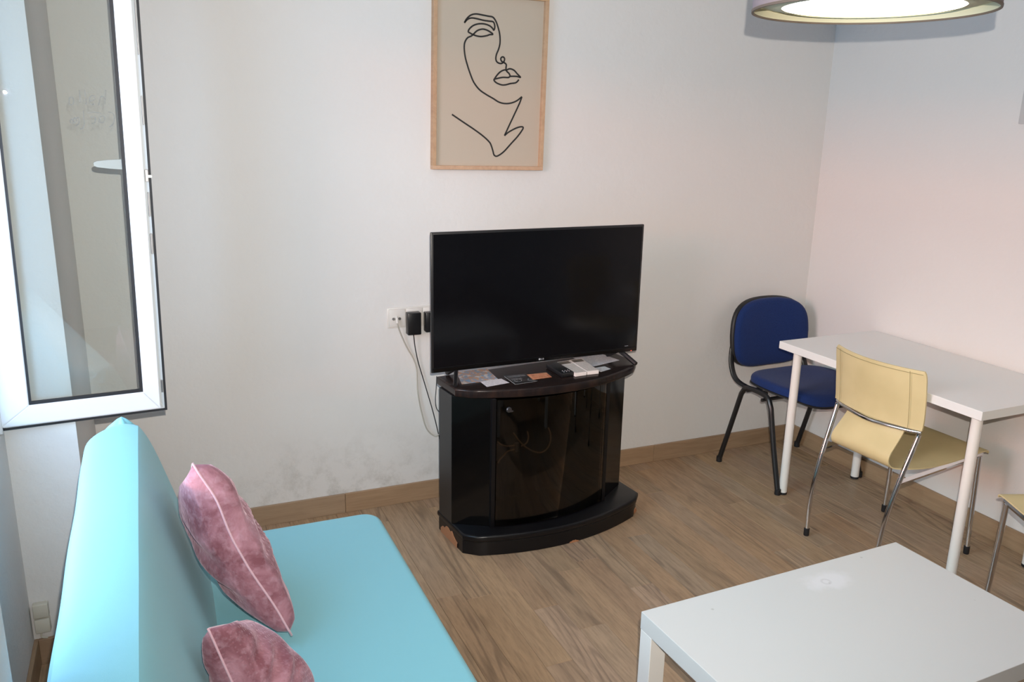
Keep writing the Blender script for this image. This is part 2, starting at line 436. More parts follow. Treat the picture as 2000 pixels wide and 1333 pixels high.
# ------------------------------------------------------------------ sofa
m_teal = mat('turquoise_stretch_cover', (.21, .505, .57), .52, sheen=.12, spec=.3); g = G(m_teal)
ob = g.new('TexCoord').outputs['Object']; g.bump(g.math('ADD', g.noise(ob, 900, 2), g.math('MULTIPLY', g.noise(ob, 5, 2), 2.5)), .10, .004)
sofa = empty('sofa', (-3.0, -1.9, 0), label='turquoise covered sofa bed below the open window', cat='sofa')
Y0, Y1 = -.905, -2.78
prof = [(-3.345, .17), (-3.385, .30), (-3.385, .60), (-3.378, .80), (-3.366, .842), (-3.33, .853), (-3.28, .857), (-3.238, .853), (-3.222, .830), (-3.20, .77), (-3.155, .62), (-3.105, .46), (-3.06, .33), (-3.05, .24), (-3.10, .17)]
cen = Vector((-3.24, .5))
def backring(y, ins, cut):
    out = []
    for x, z in prof:
        d = Vector((x, z))-cen; q = cen+d*(1-ins/ max(d.length, .15))
        yy = y
        if cut: yy -= cut*max(0, (-3.285-x)/.09)**1.2*.12+cut*max(0, (x+3.285)/.06)*.05*(1 if z > .8 else .4)
        out.append((q.x, yy, q.y))
    return out
bm = NB(); stn = [(Y0-.000, .075, 1), (Y0-.003, .045, 1), (Y0-.012, .020, 1), (Y0-.030, .006, .9), (Y0-.055, 0, .7), (Y0-.10, 0, .4), (Y0-.18, 0, .1)]
n_mid = 14
for i in range(1, n_mid): stn.append((Y0-.18+(Y1+.1-(Y0-.18))*i/n_mid, -.003*math.sin(i*1.7), 0))
stn += [(Y1+.1, 0, 0), (Y1+.05, 0, 0), (Y1+.02, .01, 0), (Y1+.005, .03, 0), (Y1, .07, 0)]
rs = [[bm.verts.new(p) for p in backring(*s_)] for s_ in stn]
for a, b in zip(rs[:-1], rs[1:]):
    n = len(a)
    for i in range(n): bm.faces.new((a[i], a[(i+1) % n], b[(i+1) % n], b[i]))
bm.faces.new(rs[0]); bm.faces.new(rs[-1][::-1])
bmesh.ops.recalc_face_normals(bm, faces=bm.faces[:])
o = obj('backrest', bm, m_teal, sofa, world=True, smooth=44)
sb = o.modifiers.new('sub', 'SUBSURF'); sb.levels = 2; sb.render_levels = 2
cr = o.data.attributes.new('crease_edge', 'FLOAT', 'EDGE')
for e in o.data.edges:     # keep the cover's two piped top edges crisp
    va, vb = (o.data.vertices[i].co for i in e.vertices)
    if abs(va.x-vb.x) < .02 and abs(va.z-vb.z) < .02 and abs(va.x+.238) < .008 and va.z > .84 and va.y < .93: cr.data[e.index].value = .8
# gathered cover corner at the far end
bm = NB()
def tuft(u, v):
    a = u*2*math.pi; r = (.030*(1-v)**.7)*(1+.18*math.sin(a*5+v*3))
    return Vector((-3.285+math.cos(a)*r*1.3+.006*v, -.945+math.sin(a)*r*.9, .838+.030*v-.01*(1-v)))
grid(bm, tuft, 28, 6, True); bmesh.ops.recalc_face_normals(bm, faces=bm.faces[:])
obj('cover_corner', bm, m_teal, sofa, world=True, smooth=60)
def rrect(x0, x1, y0, y1, r, n=6, rs=None):
    out = []; rs = rs or [r]*4
    for (cx, cy, a0), r in zip(((x1-rs[0], y1-rs[0], 0), (x0+rs[1], y1-rs[1], 90), (x0+rs[2], y0+rs[2], 180), (x1-rs[3], y0+rs[3], 270)), rs):
        for i in range(n+1):
            a = math.radians(a0+90*i/n); out.append((cx+r*math.cos(a), cy+r*math.sin(a)))
    return out
bm = prism(NB(), rrect(-3.16, -2.552, Y1, -.862, .06), .265, .421, .022, 4)
obj('seat_cushion', bm, m_teal, sofa, world=True, smooth=40)
obj('base', prism(NB(), rrect(-3.30, -2.60, Y1+.03, -.92, .02), .10, .264, .004, 1), mat('sofa_base', (.05, .05, .055), .7), sofa, world=True)
for x in (-3.22, -2.68):
    for y in (-1.02, Y1+.14):
        obj('leg', lathe(NB(), [(.018, 0), (.020, .005), (.026, .10)], (x, y, 0), 16), m_chblk, sofa, world=True)

# ------------------------------------------------------------------ cushions
m_velvet = mat('pink_velvet', (.30, .125, .155), .75, sheen=.45, spec=.15); g = G(m_velvet)
g.p.inputs['Sheen Tint'].default_value = (1, .72, .80, 1); g.p.inputs['Sheen Roughness'].default_value = .38
ob = g.new('TexCoord').outputs['Object']
n1 = g.noise(ob, 9, 5, .6, .8); n2 = g.noise(ob, 45, 3, .6)
c = g.mix(g.mr(n1, .38, .64), (.20, .075, .093), (.42, .215, .26))
c = g.mix(g.math('MULTIPLY', g.mr(n2, .5, .75), .35), c, (.58, .38, .45))
g.link(c, g.p.inputs['Base Color'])
uv = g.new('UVMap').outputs[0]
sv = g.new('VectorMath', {0: uv, 1: (21., 21., 0.)}, operation='MULTIPLY').outputs[0]
vr = g.new('TexVoronoi', {'Vector': sv, 'Scale': 1., 'Randomness': .15}).outputs['Distance']
dots = g.mr(vr, .28, .12)
g.bump(g.math('ADD', g.math('MULTIPLY', dots, .25), g.math('ADD', n2, g.math('MULTIPLY', n1, .8))), .45, .006)
c2 = g.mix(g.math('MULTIPLY', dots, .16), c, (.46, .26, .31)); g.link(c2, g.p.inputs['Base Color'])
m_pipe = mat('pink_piping', (.60, .36, .42), .6, sheen=.5)
def cushion(T, B, BF, TF, th, label, seed, lift=0.):
    """T,B near edge (top,bottom); TF,BF far edge.  th thickness"""
    T, B, BF, TF = map(Vector, (T, B, BF, TF)); c = (T+B+BF+TF)/4
    nrm = (BF-T).cross(TF-B).normalized()
    if nrm.x < 0: nrm = -nrm
    root = empty('cushion', c, 0, label, 'cushion', 'pink velvet cushions on the sofa')
    N = 26
    def P(s, t, side):
        s2, t2 = 2*s-1, 2*t-1
        # pinch the sides, keep the corners pointed
        pin = .025
        ss = s2*(1-pin*(1-t2*t2)*abs(s2)); tt_ = t2*(1-pin*(1-s2*s2)*abs(t2))
        a, b = (ss+1)/2, (tt_+1)/2
        base = (T*(1-a)+TF*a)*(1-b)+(B*(1-a)+BF*a)*b
        base = base+nrm*(.010*noise.noise((base-c)*9+Vector((seed, seed, 0))))
        hgt = max(0, (1-abs(s2)**2.8))**.36*max(0, (1-abs(t2)**2.8))**.36
        q = base-c
        wr = noise.noise(q*7+Vector((seed, 0, side*3)))*.018+noise.noise(q*16+Vector((seed*2, side, 0)))*.007
        wr += .010*math.sin((s2*1.3+t2*2.1)*6+seed)*math.exp(-((s2+.3)**2+(t2-.1)**2)*3)
        d = side*(th*(.44 if side > 0 else .44)*hgt)+wr*hgt
        return base+nrm*d+Vector((0, 0, lift))
    bm = NB(); uvl = bm.loops.layers.uv.new('UVMap'); V = {}
    for side in (1, -1):
        for i in range(N+1):
            for j in range(N+1):
                edge = i in (0, N) or j in (0, N)
                if side == -1 and edge: V[side, i, j] = V[1, i, j]
                else: V[side, i, j] = bm.verts.new(P(i/N, j/N, side))
    for side in (1, -1):
        for i in range(N):
            for j in range(N):
                idx = [(i, j), (i+1, j), (i+1, j+1), (i, j+1)]
                f = bm.faces.new([V[side, a, b] for a, b in (idx if side == 1 else idx[::-1])])
                for lp, (a, b) in zip(f.loops, (idx if side == 1 else idx[::-1])): lp[uvl].uv = (a/N, b/N)
    bmesh.ops.recalc_face_normals(bm, faces=bm.faces[:])
    obj('cover', bm, m_velvet, root, world=True, smooth=80)
    per = [P(i/N, 0, 1) for i in range(N)]+[P(1, j/N, 1) for j in range(N)]+[P(1-i/N, 1, 1) for i in range(N)]+[P(0, 1-j/N, 1) for j in range(N)]
    obj('piping', tube(NB(), per, .0026, 6, True), m_pipe, root, world=True, smooth=80, label='pale pink piping')
    return root
cushion((-3.12, -1.404, .89), (-2.935, -1.515, .455), (-3.0, -1.14, .46), (-3.125, -1.12, .725), .165, 'pink velvet cushion leaning on the backrest, nearer the television wall', 1.3)
cushion((-3.13, -1.80, .70), (-3.055, -1.85, .47), (-2.925, -1.74, .455), (-3.06, -1.64, .605), .15, 'pink velvet cushion slumped lower on the seat, nearer the viewer', 5.1)

# ------------------------------------------------------------------ television cabinet
CA = .095; CO = Vector((-2.141, -.532, 0))
cab = empty('television_cabinet', CO, CA, 'black lacquered television cabinet with a bowed smoked glass door and chipped plinth', 'cabinet')
UC, TZ = .412, .67
def outline(hw, vs, bow, vb, n=16, ch=.03, u0=UC):
    """bowed front from (-hw) to (+hw) around u0; chamfered front corners"""
    pts = [(u0-hw, vb), (u0-hw, vs+ch)]
    for i in range(n+1):
        s = -1+2*i/n; pts.append((u0+s*(hw-ch), vs-bow*(1-s*s)))
    pts += [(u0+hw, vs+ch), (u0+hw, vb)]
    return pts
m_ctop = mat('black_top_brown_sheen', (.030, .016, .012), .22, spec=.22); g = G(m_ctop)
ob = g.new('TexCoord').outputs['Object']; vv = g.new('VectorMath', {0: ob, 1: (1, 12, 1)}, operation='MULTIPLY').outputs[0]
g.link(g.mix(g.mr(g.noise(vv, 9, 4), .4, .7), (.012, .009, .009), (.026, .015, .012)), g.p.inputs['Base Color'])  # brownish reflection on the black top is put into its colour
bm = prism(NB(), outline(.434, .030, .100, .250, 20, .045, UC+.037), TZ-.036, TZ, .008, 3)
obj('top', bm, [m_ctop], cab, smooth=40)
bm = NB(); prism(bm, outline(.428, -.050, .075, .228, 20, .05, UC+.030), .0, .060, .002, 1); prism(bm, outline(.432, -.053, .076, .235, 20, .045, UC+.030), .060, .088, .009, 3)

obj('plinth', bm, m_blk, cab, smooth=40)
# worn chipboard patches where the lacquer broke off the plinth
for (u, v, a, L_, h_) in ((UC+.030-.4285, .125, 90, .16, .050), (UC+.05, -.1252, 0, .045, .010), (UC+.030+.4035, -.026, 33, .04, .024)):
    bm = NB(); n = 9; pts = []
    for i in range(n+1):
        t = i/n; pts.append((-L_/2+L_*t, h_*(.35+.65*math.sin(math.pi*min(1, t*.95+.03)))*(1+.15*math.sin(i*2.3))))
    f1 = [bm.verts.new((x, -.0022, z)) for x, z in pts]; f0 = [bm.verts.new((x, -.0022, .001)) for x, z in pts]
    b1 = [bm.verts.new((x, .001, z)) for x, z in pts]
    for i in range(n): bm.faces.new((f0[i], f0[i+1], f1[i+1], f1[i])); bm.faces.new((f1[i], f1[i+1], b1[i+1], b1[i]))
    bm.transform(Matrix.Translation((u, v, 0)) @ Matrix.Rotation(math.radians(-a if a == 90 else a), 4, 'Z'))
    obj('chipped_edge', bm, m_chip, cab, smooth=None, label='bare chipboard showing at the chipped plinth')
z0, z1 = .088, TZ-.036
BH, DH = .402, .262
m_cin = mat('cabinet_inside', (.005, .0045, .004), .6, spec=.15)
bm = NB(); bx(UC-BH, UC-BH+.016, .096, .215, z0, z1, .001, 1, bm); obj('side_panel', bm, mat('side_lacquer', (.013, .0135, .0145), .42), cab, smooth=None)
bm = NB(); bx(UC+BH+.012, UC+BH+.028, .096, .215, z0, z1, .001, 1, bm); obj('side_panel', bm, m_blk, cab, smooth=None)
bm = NB(); bx(UC-BH+.016, UC+BH+.012, .207, .213, z0, z1, 0, 1, bm); obj('back_panel', bm, m_cin, cab, smooth=None)
for s in (-1, 1):   # angled front panels
    a, b = Vector((UC+s*(BH+(.028 if s > 0 else 0)), .095)), Vector((UC+s*DH, -.006)); d = (b-a).normalized(); nn = Vector((-d.y, d.x))
    if nn.y > 0: nn = -nn
    pts = [a, b, b-nn*.012, a-nn*.012]
    if s > 0: pts = pts[::-1]
    obj('front_panel', prism(NB(), pts, z0, z1, .0015, 1), m_blk_gloss, cab, smooth=None)
    obj('post', prism(NB(), [(UC+s*DH, -.012), (UC+s*(DH+.016), -.010), (UC+s*(DH+.016), .012), (UC+s*DH, .012)][::(1 if s > 0 else -1)], z0, z1, .002, 1), m_blk, cab, smooth=None)
bm = NB(); n = 20; A = []
for i in range(n+1):
    s = -1+2*i/n; u = UC+s*(DH-.003); v = -.014-.046*(1-s*s)
    A.append([bm.verts.new((u, v+dv, z)) for dv in (0, .005) for z in (z0+.006, z1-.006)])
for i in range(n):
    a, b = A[i], A[i+1]
    for q in ((0, 1), (2, 3), (0, 2), (1, 3)): bm.faces.new((a[q[0]], a[q[1]], b[q[1]], b[q[0]]))
bm.faces.new((A[0][0], A[0][1], A[0][3], A[0][2])); bm.faces.new((A[-1][0], A[-1][1], A[-1][3], A[-1][2])); bmesh.ops.recalc_face_normals(bm, faces=bm.faces[:])
door = obj('door', bm, m_smoke, cab, smooth=30, label='curved smoked glass door')
bm = lathe(NB(), [(.011, 0), (.011, .006), (.0095, .008), (.0045, .008), (.0045, .002)], seg=24); box(bm, (.012, -.008, .004), (.014, .006, .004), .001, 1)
bm.transform(Matrix.Translation((UC-DH+.045, -.029, z1-.045)) @ Matrix.Rotation(math.radians(90), 4, 'X'))
obj('lock', bm, mat('dark_steel', (.14, .14, .15), .45, 1.0), door, label='round steel lock')
# cables seen through the smoked glass
def inpath(pts, v): return [(*p, v) for p in pts]
cb = empty('cable_junction', CO, CA, 'beige aerial cables with a grey splitter inside the smoked glass cabinet', 'cable')
Rz = Matrix.Rotation(CA, 4, 'Z')
ny = Rz @ Vector((0, 1, 0)); 
def oncab(px, py, v):
    o_ = CO+ny*v; d = fw+RT*((px-1000)/F)-UP*((py-666.5)/F); return CAM+d*((o_-CAM).dot(ny)/d.dot(ny))
for pp_ in ([(1003, 846), (1016, 864), (1030, 876), (1045, 883), (1058, 884), (1069, 876), (1075, 862), (1075, 848), (1071, 836)],
           [(972, 863), (980, 869), (992, 872), (1005, 870)], [(1006, 878), (992, 882), (984, 890), (976, 898), (972, 905)],
           [(1030, 843), (1032, 855), (1028, 866), (1018, 872)]):
    obj('cable', tube(NB(), smoothpath([oncab(a, b, .12) for a, b in pp_], 5), .0034, 8), m_cable_i, cb, world=True)
q = oncab(1009, 874, .12); bm = NB(); box(bm, (0, 0, 0), (.022, .016, .040), .003, 2); bm.transform(Matrix.Translation(q) @ Rz)
obj('splitter', bm, m_steel, cb, world=True)

# ------------------------------------------------------------------ television
TY = .021; TP = Vector((-2.200, -.370, .712)); TW, TH = .946, .551
tv = empty('television', (TP.x, TP.y, TZ), TY, 'large flat black television with a switched-off glossy screen', 'television')
zz = TP.z-TZ
bm = NB(); bx(0, TW, 0, .012, zz, zz+TH, .003, 2, bm); bx(.06, TW-.06, .012, .055, zz+.02, zz+TH*.62, .012, 2, bm)
tvb = obj('housing', bm, m_tv, tv)
obj('screen', bx(.009, TW-.009, -.0012, .002, zz+.020, zz+TH-.009), m_screen, tv, smooth=None)
bm = NB(); bx(.004, TW-.004, -.004, .004, zz+.001, zz+.018, .002, 2, bm); obj('lower_bezel', bm, m_blk_gloss, tv, smooth=None)
for s, tipx, backx, xs in ((-1, -.045, -.020, .115), (1, .025, -.02, TW-.075)):
    ft = obj('foot', NB(), m_tv, tv)
    bm = NB(); x0 = xs
    for (a, b, za, zb) in (((x0, .03), (x0+tipx*1.0, -.075), zz+.004, .010), ((x0, .03), (x0+backx*.8, .095), zz+.004, .010)):
        P = [Vector((a[0], a[1], za)), Vector(((a[0]*.45+b[0]*.55), (a[1]*.45+b[1]*.55), za*.42+zb*.58)), Vector((b[0], b[1], zb-.004))]
        tube(bm, smoothpath(P, 5), .0115, 8, sx=.75)
    for v in bm.verts: v.co.z = max(v.co.z, .0005)
    bm.to_mesh(ft.data); bm.free()
# maker's mark, standby light, print
bm = NB(); tube(bm, [(0, 0, 0), (0, .0006, 0)], .0042, 16); bx(.0065, .0085, 0, .0006, -.0035, .0035, bm=bm); bx(.0065, .0110, 0, .0006, -.0035, -.0021, bm=bm)
for a in range(0, 290, 24):
    q0, q1 = math.radians(a+50), math.radians(a+74)
    bm.faces.new([bm.verts.new((.0165+r_*math.cos(t_), 0, r_*math.sin(t_))) for r_, t_ in ((.0022, q0), (.0036, q0), (.0036, q1), (.0022, q1))])
bx(.0168, .0201, 0, .0006, -.0007, .0007, bm=bm)
bm.transform(Matrix.Translation((TW*.5-.004, -.0046, zz+.011))); obj('logo', bm, m_logo, tv, smooth=None)
bm = NB(); bx(0, .0035, 0, .001, 0, .0022, bm=bm); bm.transform(Matrix.Translation((TW-.034, -.005, zz+.003))); obj('standby_light', bm, m_led, tv, smooth=None)
bm = NB()
for i in range(5): bx(i*.0035, i*.0035+.0024, 0, .0006, 0, .0018, bm=bm)
bm.transform(Matrix.Translation((TW-.064, -.0016, zz+.026))); obj('printed_mark', bm, m_logo, tv, smooth=None)

# ------------------------------------------------------------------ things lying on the cabinet
def printed(name, base, c2, c3, sc=40, lo=.45, hi=.55, rough=.35):
    M = mat(name, base, rough); g = G(M); ob = g.new('TexCoord').outputs['Object']
    n1 = g.noise(ob, sc, 2, .5, .6); n2 = g.noise(ob, sc*.6+3, 2)
    c = g.mix(g.mr(n1, lo, hi), base, c2); c = g.mix(g.mr(n2, .56, .60), c, c3); g.link(c, g.p.inputs['Base Color']); return M
def lines(name, paper, ink, freq=260., rough=.5):
    M = mat(name, paper, rough); g = G(M); sp = g.new('SeparateXYZ', {'Vector': g.new('TexCoord').outputs['Object']})
    a = g.mr(g.math('SINE', g.math('MULTIPLY', sp.outputs[1], freq*3)), .1, .5)
    b = g.mr(g.noise(g.new('VectorMath', {0: g.new('TexCoord').outputs['Object'], 1: (1, .2, 1)}, operation='MULTIPLY').outputs[0], freq, 2), .42, .5)
    g.link(g.mix(g.math('MULTIPLY', g.math('MULTIPLY', a, b), .55), paper, ink), g.p.inputs['Base Color']); return M
def sheet(name, px, m_, label, cat, z=TZ, th=.0006, bev=0., group=None):
    P = [at(x, y, 2, z+th) for x, y in px]; c = sum(P, Vector())/4; c.z = z
    bm = prism(NB(), [(p.x-c.x, p.y-c.y) for p in P], 0.0002, th, bev, 2)
    o = obj(name, bm, m_, None, smooth=None); o.location = c; MW[o.name] = Matrix.Translation(c); tag(o, label, cat, group); return o
sheet('postcard', [(902, 751), (974, 742), (950, 720), (891, 727)],
      printed('postcard_print', (.50, .27, .15), (.20, .30, .42), (.60, .55, .52), 55), 'orange and blue picture postcard beside the left foot of the television', 'postcard')
sheet('business_card', [(951, 756), (995, 748), (979, 740), (938, 746)], lines('card_print', (.78, .72, .74), (.2, .2, .22)), 'small white printed card overlapping the postcard', 'card', TZ+.0008)
bk = empty('leaflet', CO*0+at(1015, 742, 2, TZ), .06, 'black leaflet with pale line drawings lying between white and orange cards', 'leaflet')
P = [at(*q, 2, TZ) for q in ((1006, 752), (1050, 745), (1027, 731), (983, 735))]
obj('page', prism(NB(), [(p.x, p.y) for p in P], TZ+.0002, TZ+.0022, .0003, 1), printed('leaflet_black', (.012, .012, .013), (.014, .014, .014), (.03, .03, .03)), bk, world=True, smooth=None)
bm = NB(); m_line = mat('pale_print', (.50, .49, .49), .5)
def seg(bm, a, b, w_=.0024, z=TZ+.0026):
    a, b = at(*a, 2, z), at(*b, 2, z); d = (b-a).normalized(); n = Vector((-d.y, d.x, 0))*w_/2
    bm.faces.new([bm.verts.new(q) for q in (a-n, b-n, b+n, a+n)])
for a, b in (((985, 736), (1006, 751)), ((1006, 751.5), (1049, 745)), ((990, 736), (1024, 732.5)), ((993, 738), (1026, 734)), ((998, 741), (1018, 738.5)), ((1000, 743), (1020, 740)), ((1003, 746), (1012, 744.8)), ((1030, 743), (1046, 744))): seg(bm, a, b)
for i in range(10):
    t0, t1 = i/10*6.283, (i+1)/10*6.283; seg(bm, (1012+7*math.cos(t0), 743.5+2.6*math.sin(t0)), (1012+7*math.cos(t1), 743.5+2.6*math.sin(t1)), .0013)
    seg(bm, (1036+5*math.cos(t0), 741+2*math.sin(t0)), (1036+5*math.cos(t1), 741+2*math.sin(t1)), .0013)
obj('print', bm, m_line, bk, world=True, smooth=None)
sheet('orange_card', [(1041, 742), (1078, 737), (1067, 728), (1029, 732)], printed('orange_print', (.60, .22, .11), (.66, .32, .18), (.50, .17, .08), 60), 'small orange card lying on the black leaflet', 'card', TZ+.0032)
# black remote / set-top unit
a0, a1, a2, a3 = (at(*q, 2, TZ+.018) for q in ((1098, 731), (1121, 727), (1087, 707), (1067, 712)))
bm = prism(NB(), [(p.x, p.y) for p in (a0, a1, a2, a3)], TZ+.0003, TZ+.020, .005, 3)
rm = obj('remote_control', bm, m_tv); rebase(rm, at(1093, 722, 2, TZ)); tag(rm, 'thick black remote control between the orange card and the white boxes', 'remote control')
bm = NB(); 
for i in range(3):
    for j in range(2):
        p = a0.lerp(a1, .3+.22*i).lerp(a3.lerp(a2, .3+.22*i), .10+.09*j); tube(bm, [(p.x, p.y, TZ+.0195), (p.x, p.y, TZ+.0212)], .0026, 8)
obj('button', bm, m_logo, rm, world=True)
m_bx = lines('box_print', (.66, .60, .55), (.35, .30, .28), 180)
m_bxt = mat('box_title', (.17, .14, .11), .5); m_bxw = mat('box_edge', (.80, .72, .68), .5)
for q, lab in (([(1124, 730), (1146, 727), (1110, 704), (1084, 708)], 'slim white carton with brown title patch, next to the black remote'),
               ([(1147, 726.5), (1170, 724), (1136, 700), (1110.8, 703.5)], 'slim white carton with brown title patch, nearer the right of the cabinet')):
    P = [at(*k_, 2, TZ+.015) for k_ in q]; c = sum(P, Vector())/4
    root = empty('carton', (c.x, c.y, TZ), 0, lab, 'box', 'white cartons on the cabinet')
    c.z = 0
    P = [p.lerp(Vector((c.x, c.y, p.z)), .012) for p in P]
    obj('body', prism(NB(), [(p.x, p.y) for p in P], TZ+.0004, TZ+.0150, .001, 1), m_bxw, root, world=True, smooth=None)
    I = lambda u, v: P[3].lerp(P[2], u).lerp(P[0].lerp(P[1], u), v)
    for (u0_, u1_, v0_, v1_, mm) in ((.05, .95, .30, .97, m_bx), (.10, .90, .05, .24, m_bxt)):
        obj('printed_label', prism(NB(), [(I(u, v).x, I(u, v).y) for u, v in ((u0_, v1_), (u1_, v1_), (u1_, v0_), (u0_, v0_))], TZ+.0151, TZ+.0155), mm, root, world=True, smooth=None)
sheet('printed_sheet', [(1160, 716), (1210, 704), (1176, 692), (1118, 699)], lines('sheet_print', (.60, .57, .58), (.22, .25, .32), 120), 'pale printed sheet behind the white cartons under the television', 'paper')
sheet('small_card', [(1173, 727), (1193, 721), (1181, 716), (1160, 719)], lines('small_card_print', (.62, .61, .61), (.3, .3, .33)), 'little white card in front of the printed sheet', 'card')

# ------------------------------------------------------------------ wall sockets, plugs and cables
sk = empty('socket_strip', at(800, 622, 1, 0), 0, 'white wall socket row left of the television', 'socket')
A = at(757, 602, 1, 0); xa = A.x; zc = .856; sw_ = .072
obj('back_plate', bx(xa-.004, xa+.232, -.006, -.0002, zc-.044, zc+.044, .003, 2), m_white_pl, sk, world=True)
for i in range(3):
    x = xa+.002+i*(sw_+.003)
    fr_ = obj('socket_frame', bx(x, x+sw_, -.010, -.006, zc-.038, zc+.038, .003, 2), m_white_pl, sk, world=True)
    bm = NB()
    if i == 0:
        for dx in (.020, .046): tube(bm, [(x+dx, -.0100, zc-.003), (x+dx, -.0135, zc-.003)], .0060, 16)
        for dx in (.020, .046): tube(bm, [(x+dx, -.0134, zc-.003), (x+dx, -.0140, zc-.003)], .0030, 12)
        obj('aerial_port', bm, m_steel, fr_, world=True)
    else:
        lathe(bm, [(.020, 0), (.020, .002), (.0175, .002), (.0175, .0005)], seg=28); bm.transform(Matrix.Translation((x+sw_/2, -.010, zc)) @ Matrix.Rotation(math.radians(90), 4, 'X'))
        obj('socket_well', bm, m_white_pl, fr_, world=True)
def plug(px0, px1, py0, py1, dep, label, cable, name='power_adapter'):
    a, b = at(px0, py0, 1, -dep), at(px1, py1, 1, -dep)
    root = empty(name, ((a.x+b.x)/2, -.0125, b.z), 0, label, 'adapter')
    obj('housing', bx(a.x, b.x, -dep, -.0125, b.z, a.z, .004, 2), m_tv, root, world=True)
    if cable: obj('cable', tube(NB(), smoothpath(cable, 6), .0022, 8), m_cable_b, root, world=True)
    return root
cc = [at(x, y, 1, d) for x, y, d in ((808, 655, -.030), (811, 680, -.022), (817, 708, -.016), (825, 735, -.015), (834, 765, -.015), (843, 795, -.02), (851, 825, -.03), (857, 850, -.04), (862, 862, -.07), (885, 868, -.10))]
plug(797, 823.5, 613, 654, .052, 'black power adapter plugged in left of the television, its thin lead hanging down', cc)
plug(832, 858, 612, 648, .050, 'black plug half hidden behind the television edge', None, 'power_plug')
cw = [at(x, y, 1, d) for x, y, d in ((775, 622, -.022), (776, 632, -.03), (781, 648, -.026), (788, 665, -.02), (797, 683, -.016), (808, 702, -.014), (814, 722, -.014), (815, 745, -.014), (816, 765, -.014), (820, 790, -.015), (825, 812, -.016), (832, 835, -.018), (842, 848, -.022), (852, 852, -.03), (860, 848, -.05), (880, 840, -.09))]
wc = empty('aerial_cable', cw[0], 0, 'white aerial cable looping from the wall socket behind the cabinet', 'cable')
obj('lead', tube(NB(), smoothpath(cw, 5), .0030, 8), m_cable_w, wc, world=True)
obj('plug', tube(NB(), [cw[0]+Vector((0, .006, .004)), cw[0]+Vector((0, -.004, -.002)), cw[1]], .0052, 10), m_white_pl, wc, world=True)
cl = [at(x, y, 1, -.10) for x, y in ((853, 735), (852, 760), (850.5, 780), (852, 795), (856, 803), (866, 812))]
tc = obj('thin_cable', tube(NB(), smoothpath(cl, 5), .0016, 6), m_cable_b); rebase(tc, cl[0]); tag(tc, 'thin black lead hanging down beside the upper left edge of the cabinet', 'cable')
tz_ = empty('junction_box', (-3.568, YS-.002, .12), 0, 'small worn beige socket box low in the niche behind the sofa', 'socket')
for z0_, z1_ in ((.118, .165), (.170, .215)):
    obj('box', bx(-3.590, -3.548, YS-.026, YS-.001, z0_, z1_, .003, 2), m_beige_pl, tz_, world=True)
obj('conduit', tube(NB(), smoothpath([(-3.575, YS-.012, .118), (-3.577, YS-.014, .100), (-3.560, YS-.016, .095)], 4), .003, 6), m_beige_pl, tz_, world=True)

# ------------------------------------------------------------------ framed line drawing
fr = empty('picture_frame', (-1.8265, -.001, 1.47), 0, 'light wood framed poster with a one-line face drawing, above the television', 'picture')
PWd, PHt, ft_ = .500, .700, .0165
m_fw = wood('frame_wood', 'y', (.58, .37, .225), (.52, .32, .19), (.40, .24, .14), .4, .55)
RY = Matrix.Translation((0, 0, .35)) @ Matrix.Rotation(math.radians(.75), 4, 'Y') @ Matrix.Translation((0, 0, -.35))
bmF = lambda: NB()
for a, b, c_, d in ((-PWd/2, PWd/2, 0, ft_), (-PWd/2, PWd/2, PHt-ft_, PHt)):
    bm = bx(a, b, -.030, -.001, c_, d, .001, 1); bm.transform(RY); obj('rail', bm, m_fw, fr, smooth=None)
for a, b in ((-PWd/2, -PWd/2+ft_), (PWd/2-ft_, PWd/2)):
    bm = bx(a, b, -.030, -.001, ft_, PHt-ft_, .001, 1); bm.transform(RY); obj('stile', bm, m_fw, fr, smooth=None)
bm = bx(-PWd/2+ft_, PWd/2-ft_, -.012, -.004, ft_, PHt-ft_); bm.transform(RY)
poster = obj('poster', bm, mat('poster_paper', (.50, .425, .34), .65), fr, smooth=None)
def onpic(cx_, cy_):
    p = at(820+cx_/3.7033, cy_/3.7033, 1, -.0135); return p-Vector((-1.8265, -.001, 1.47))
face = [
 [(322, 165), (340, 135), (368, 110), (405, 101), (450, 108), (495, 117), (527, 124), (548, 150), (565, 195), (578, 250), (580, 310), (570, 355), (554, 395), (550, 430), (562, 452), (588, 460), (606, 448), (613, 428), (606, 414), (594, 413), (585, 426), (592, 444), (612, 455), (625, 468), (623, 495), (628, 515), (645, 532), (654, 550)],
 [(322, 165), (345, 140), (375, 130), (415, 136), (460, 147), (500, 153), (530, 158), (541, 180), (541, 205), (534, 218), (526, 205), (505, 187), (470, 174), (430, 172), (390, 183), (362, 205), (350, 228), (365, 240), (388, 252), (420, 262), (450, 264), (485, 258), (505, 251), (528, 248), (510, 232), (480, 216), (450, 211), (415, 222), (388, 247), (372, 261), (345, 274), (326, 305), (321, 345), (328, 410), (345, 475), (365, 535), (390, 595), (430, 648), (480, 684), (530, 713), (570, 738), (610, 749), (655, 747), (700, 730), (738, 700)],
 [(738, 700), (722, 745), (690, 815), (650, 900), (612, 982)],
 [(612, 982), (640, 958), (690, 930), (728, 918), (747, 922), (740, 942), (705, 990), (655, 1045), (610, 1095), (575, 1122), (552, 1131), (536, 1120), (528, 1090), (515, 1050), (500, 1025), (455, 983), (390, 935), (320, 888), (232, 828)],
 [(536, 577), (560, 542), (585, 518), (612, 506), (625, 508), (650, 498), (680, 508), (705, 535), (728, 560), (700, 553), (655, 553), (640, 561), (600, 560), (560, 568), (536, 577), (552, 598), (590, 614), (620, 614), (655, 605), (690, 600), (705, 590), (716, 576)]]
bm = NB()
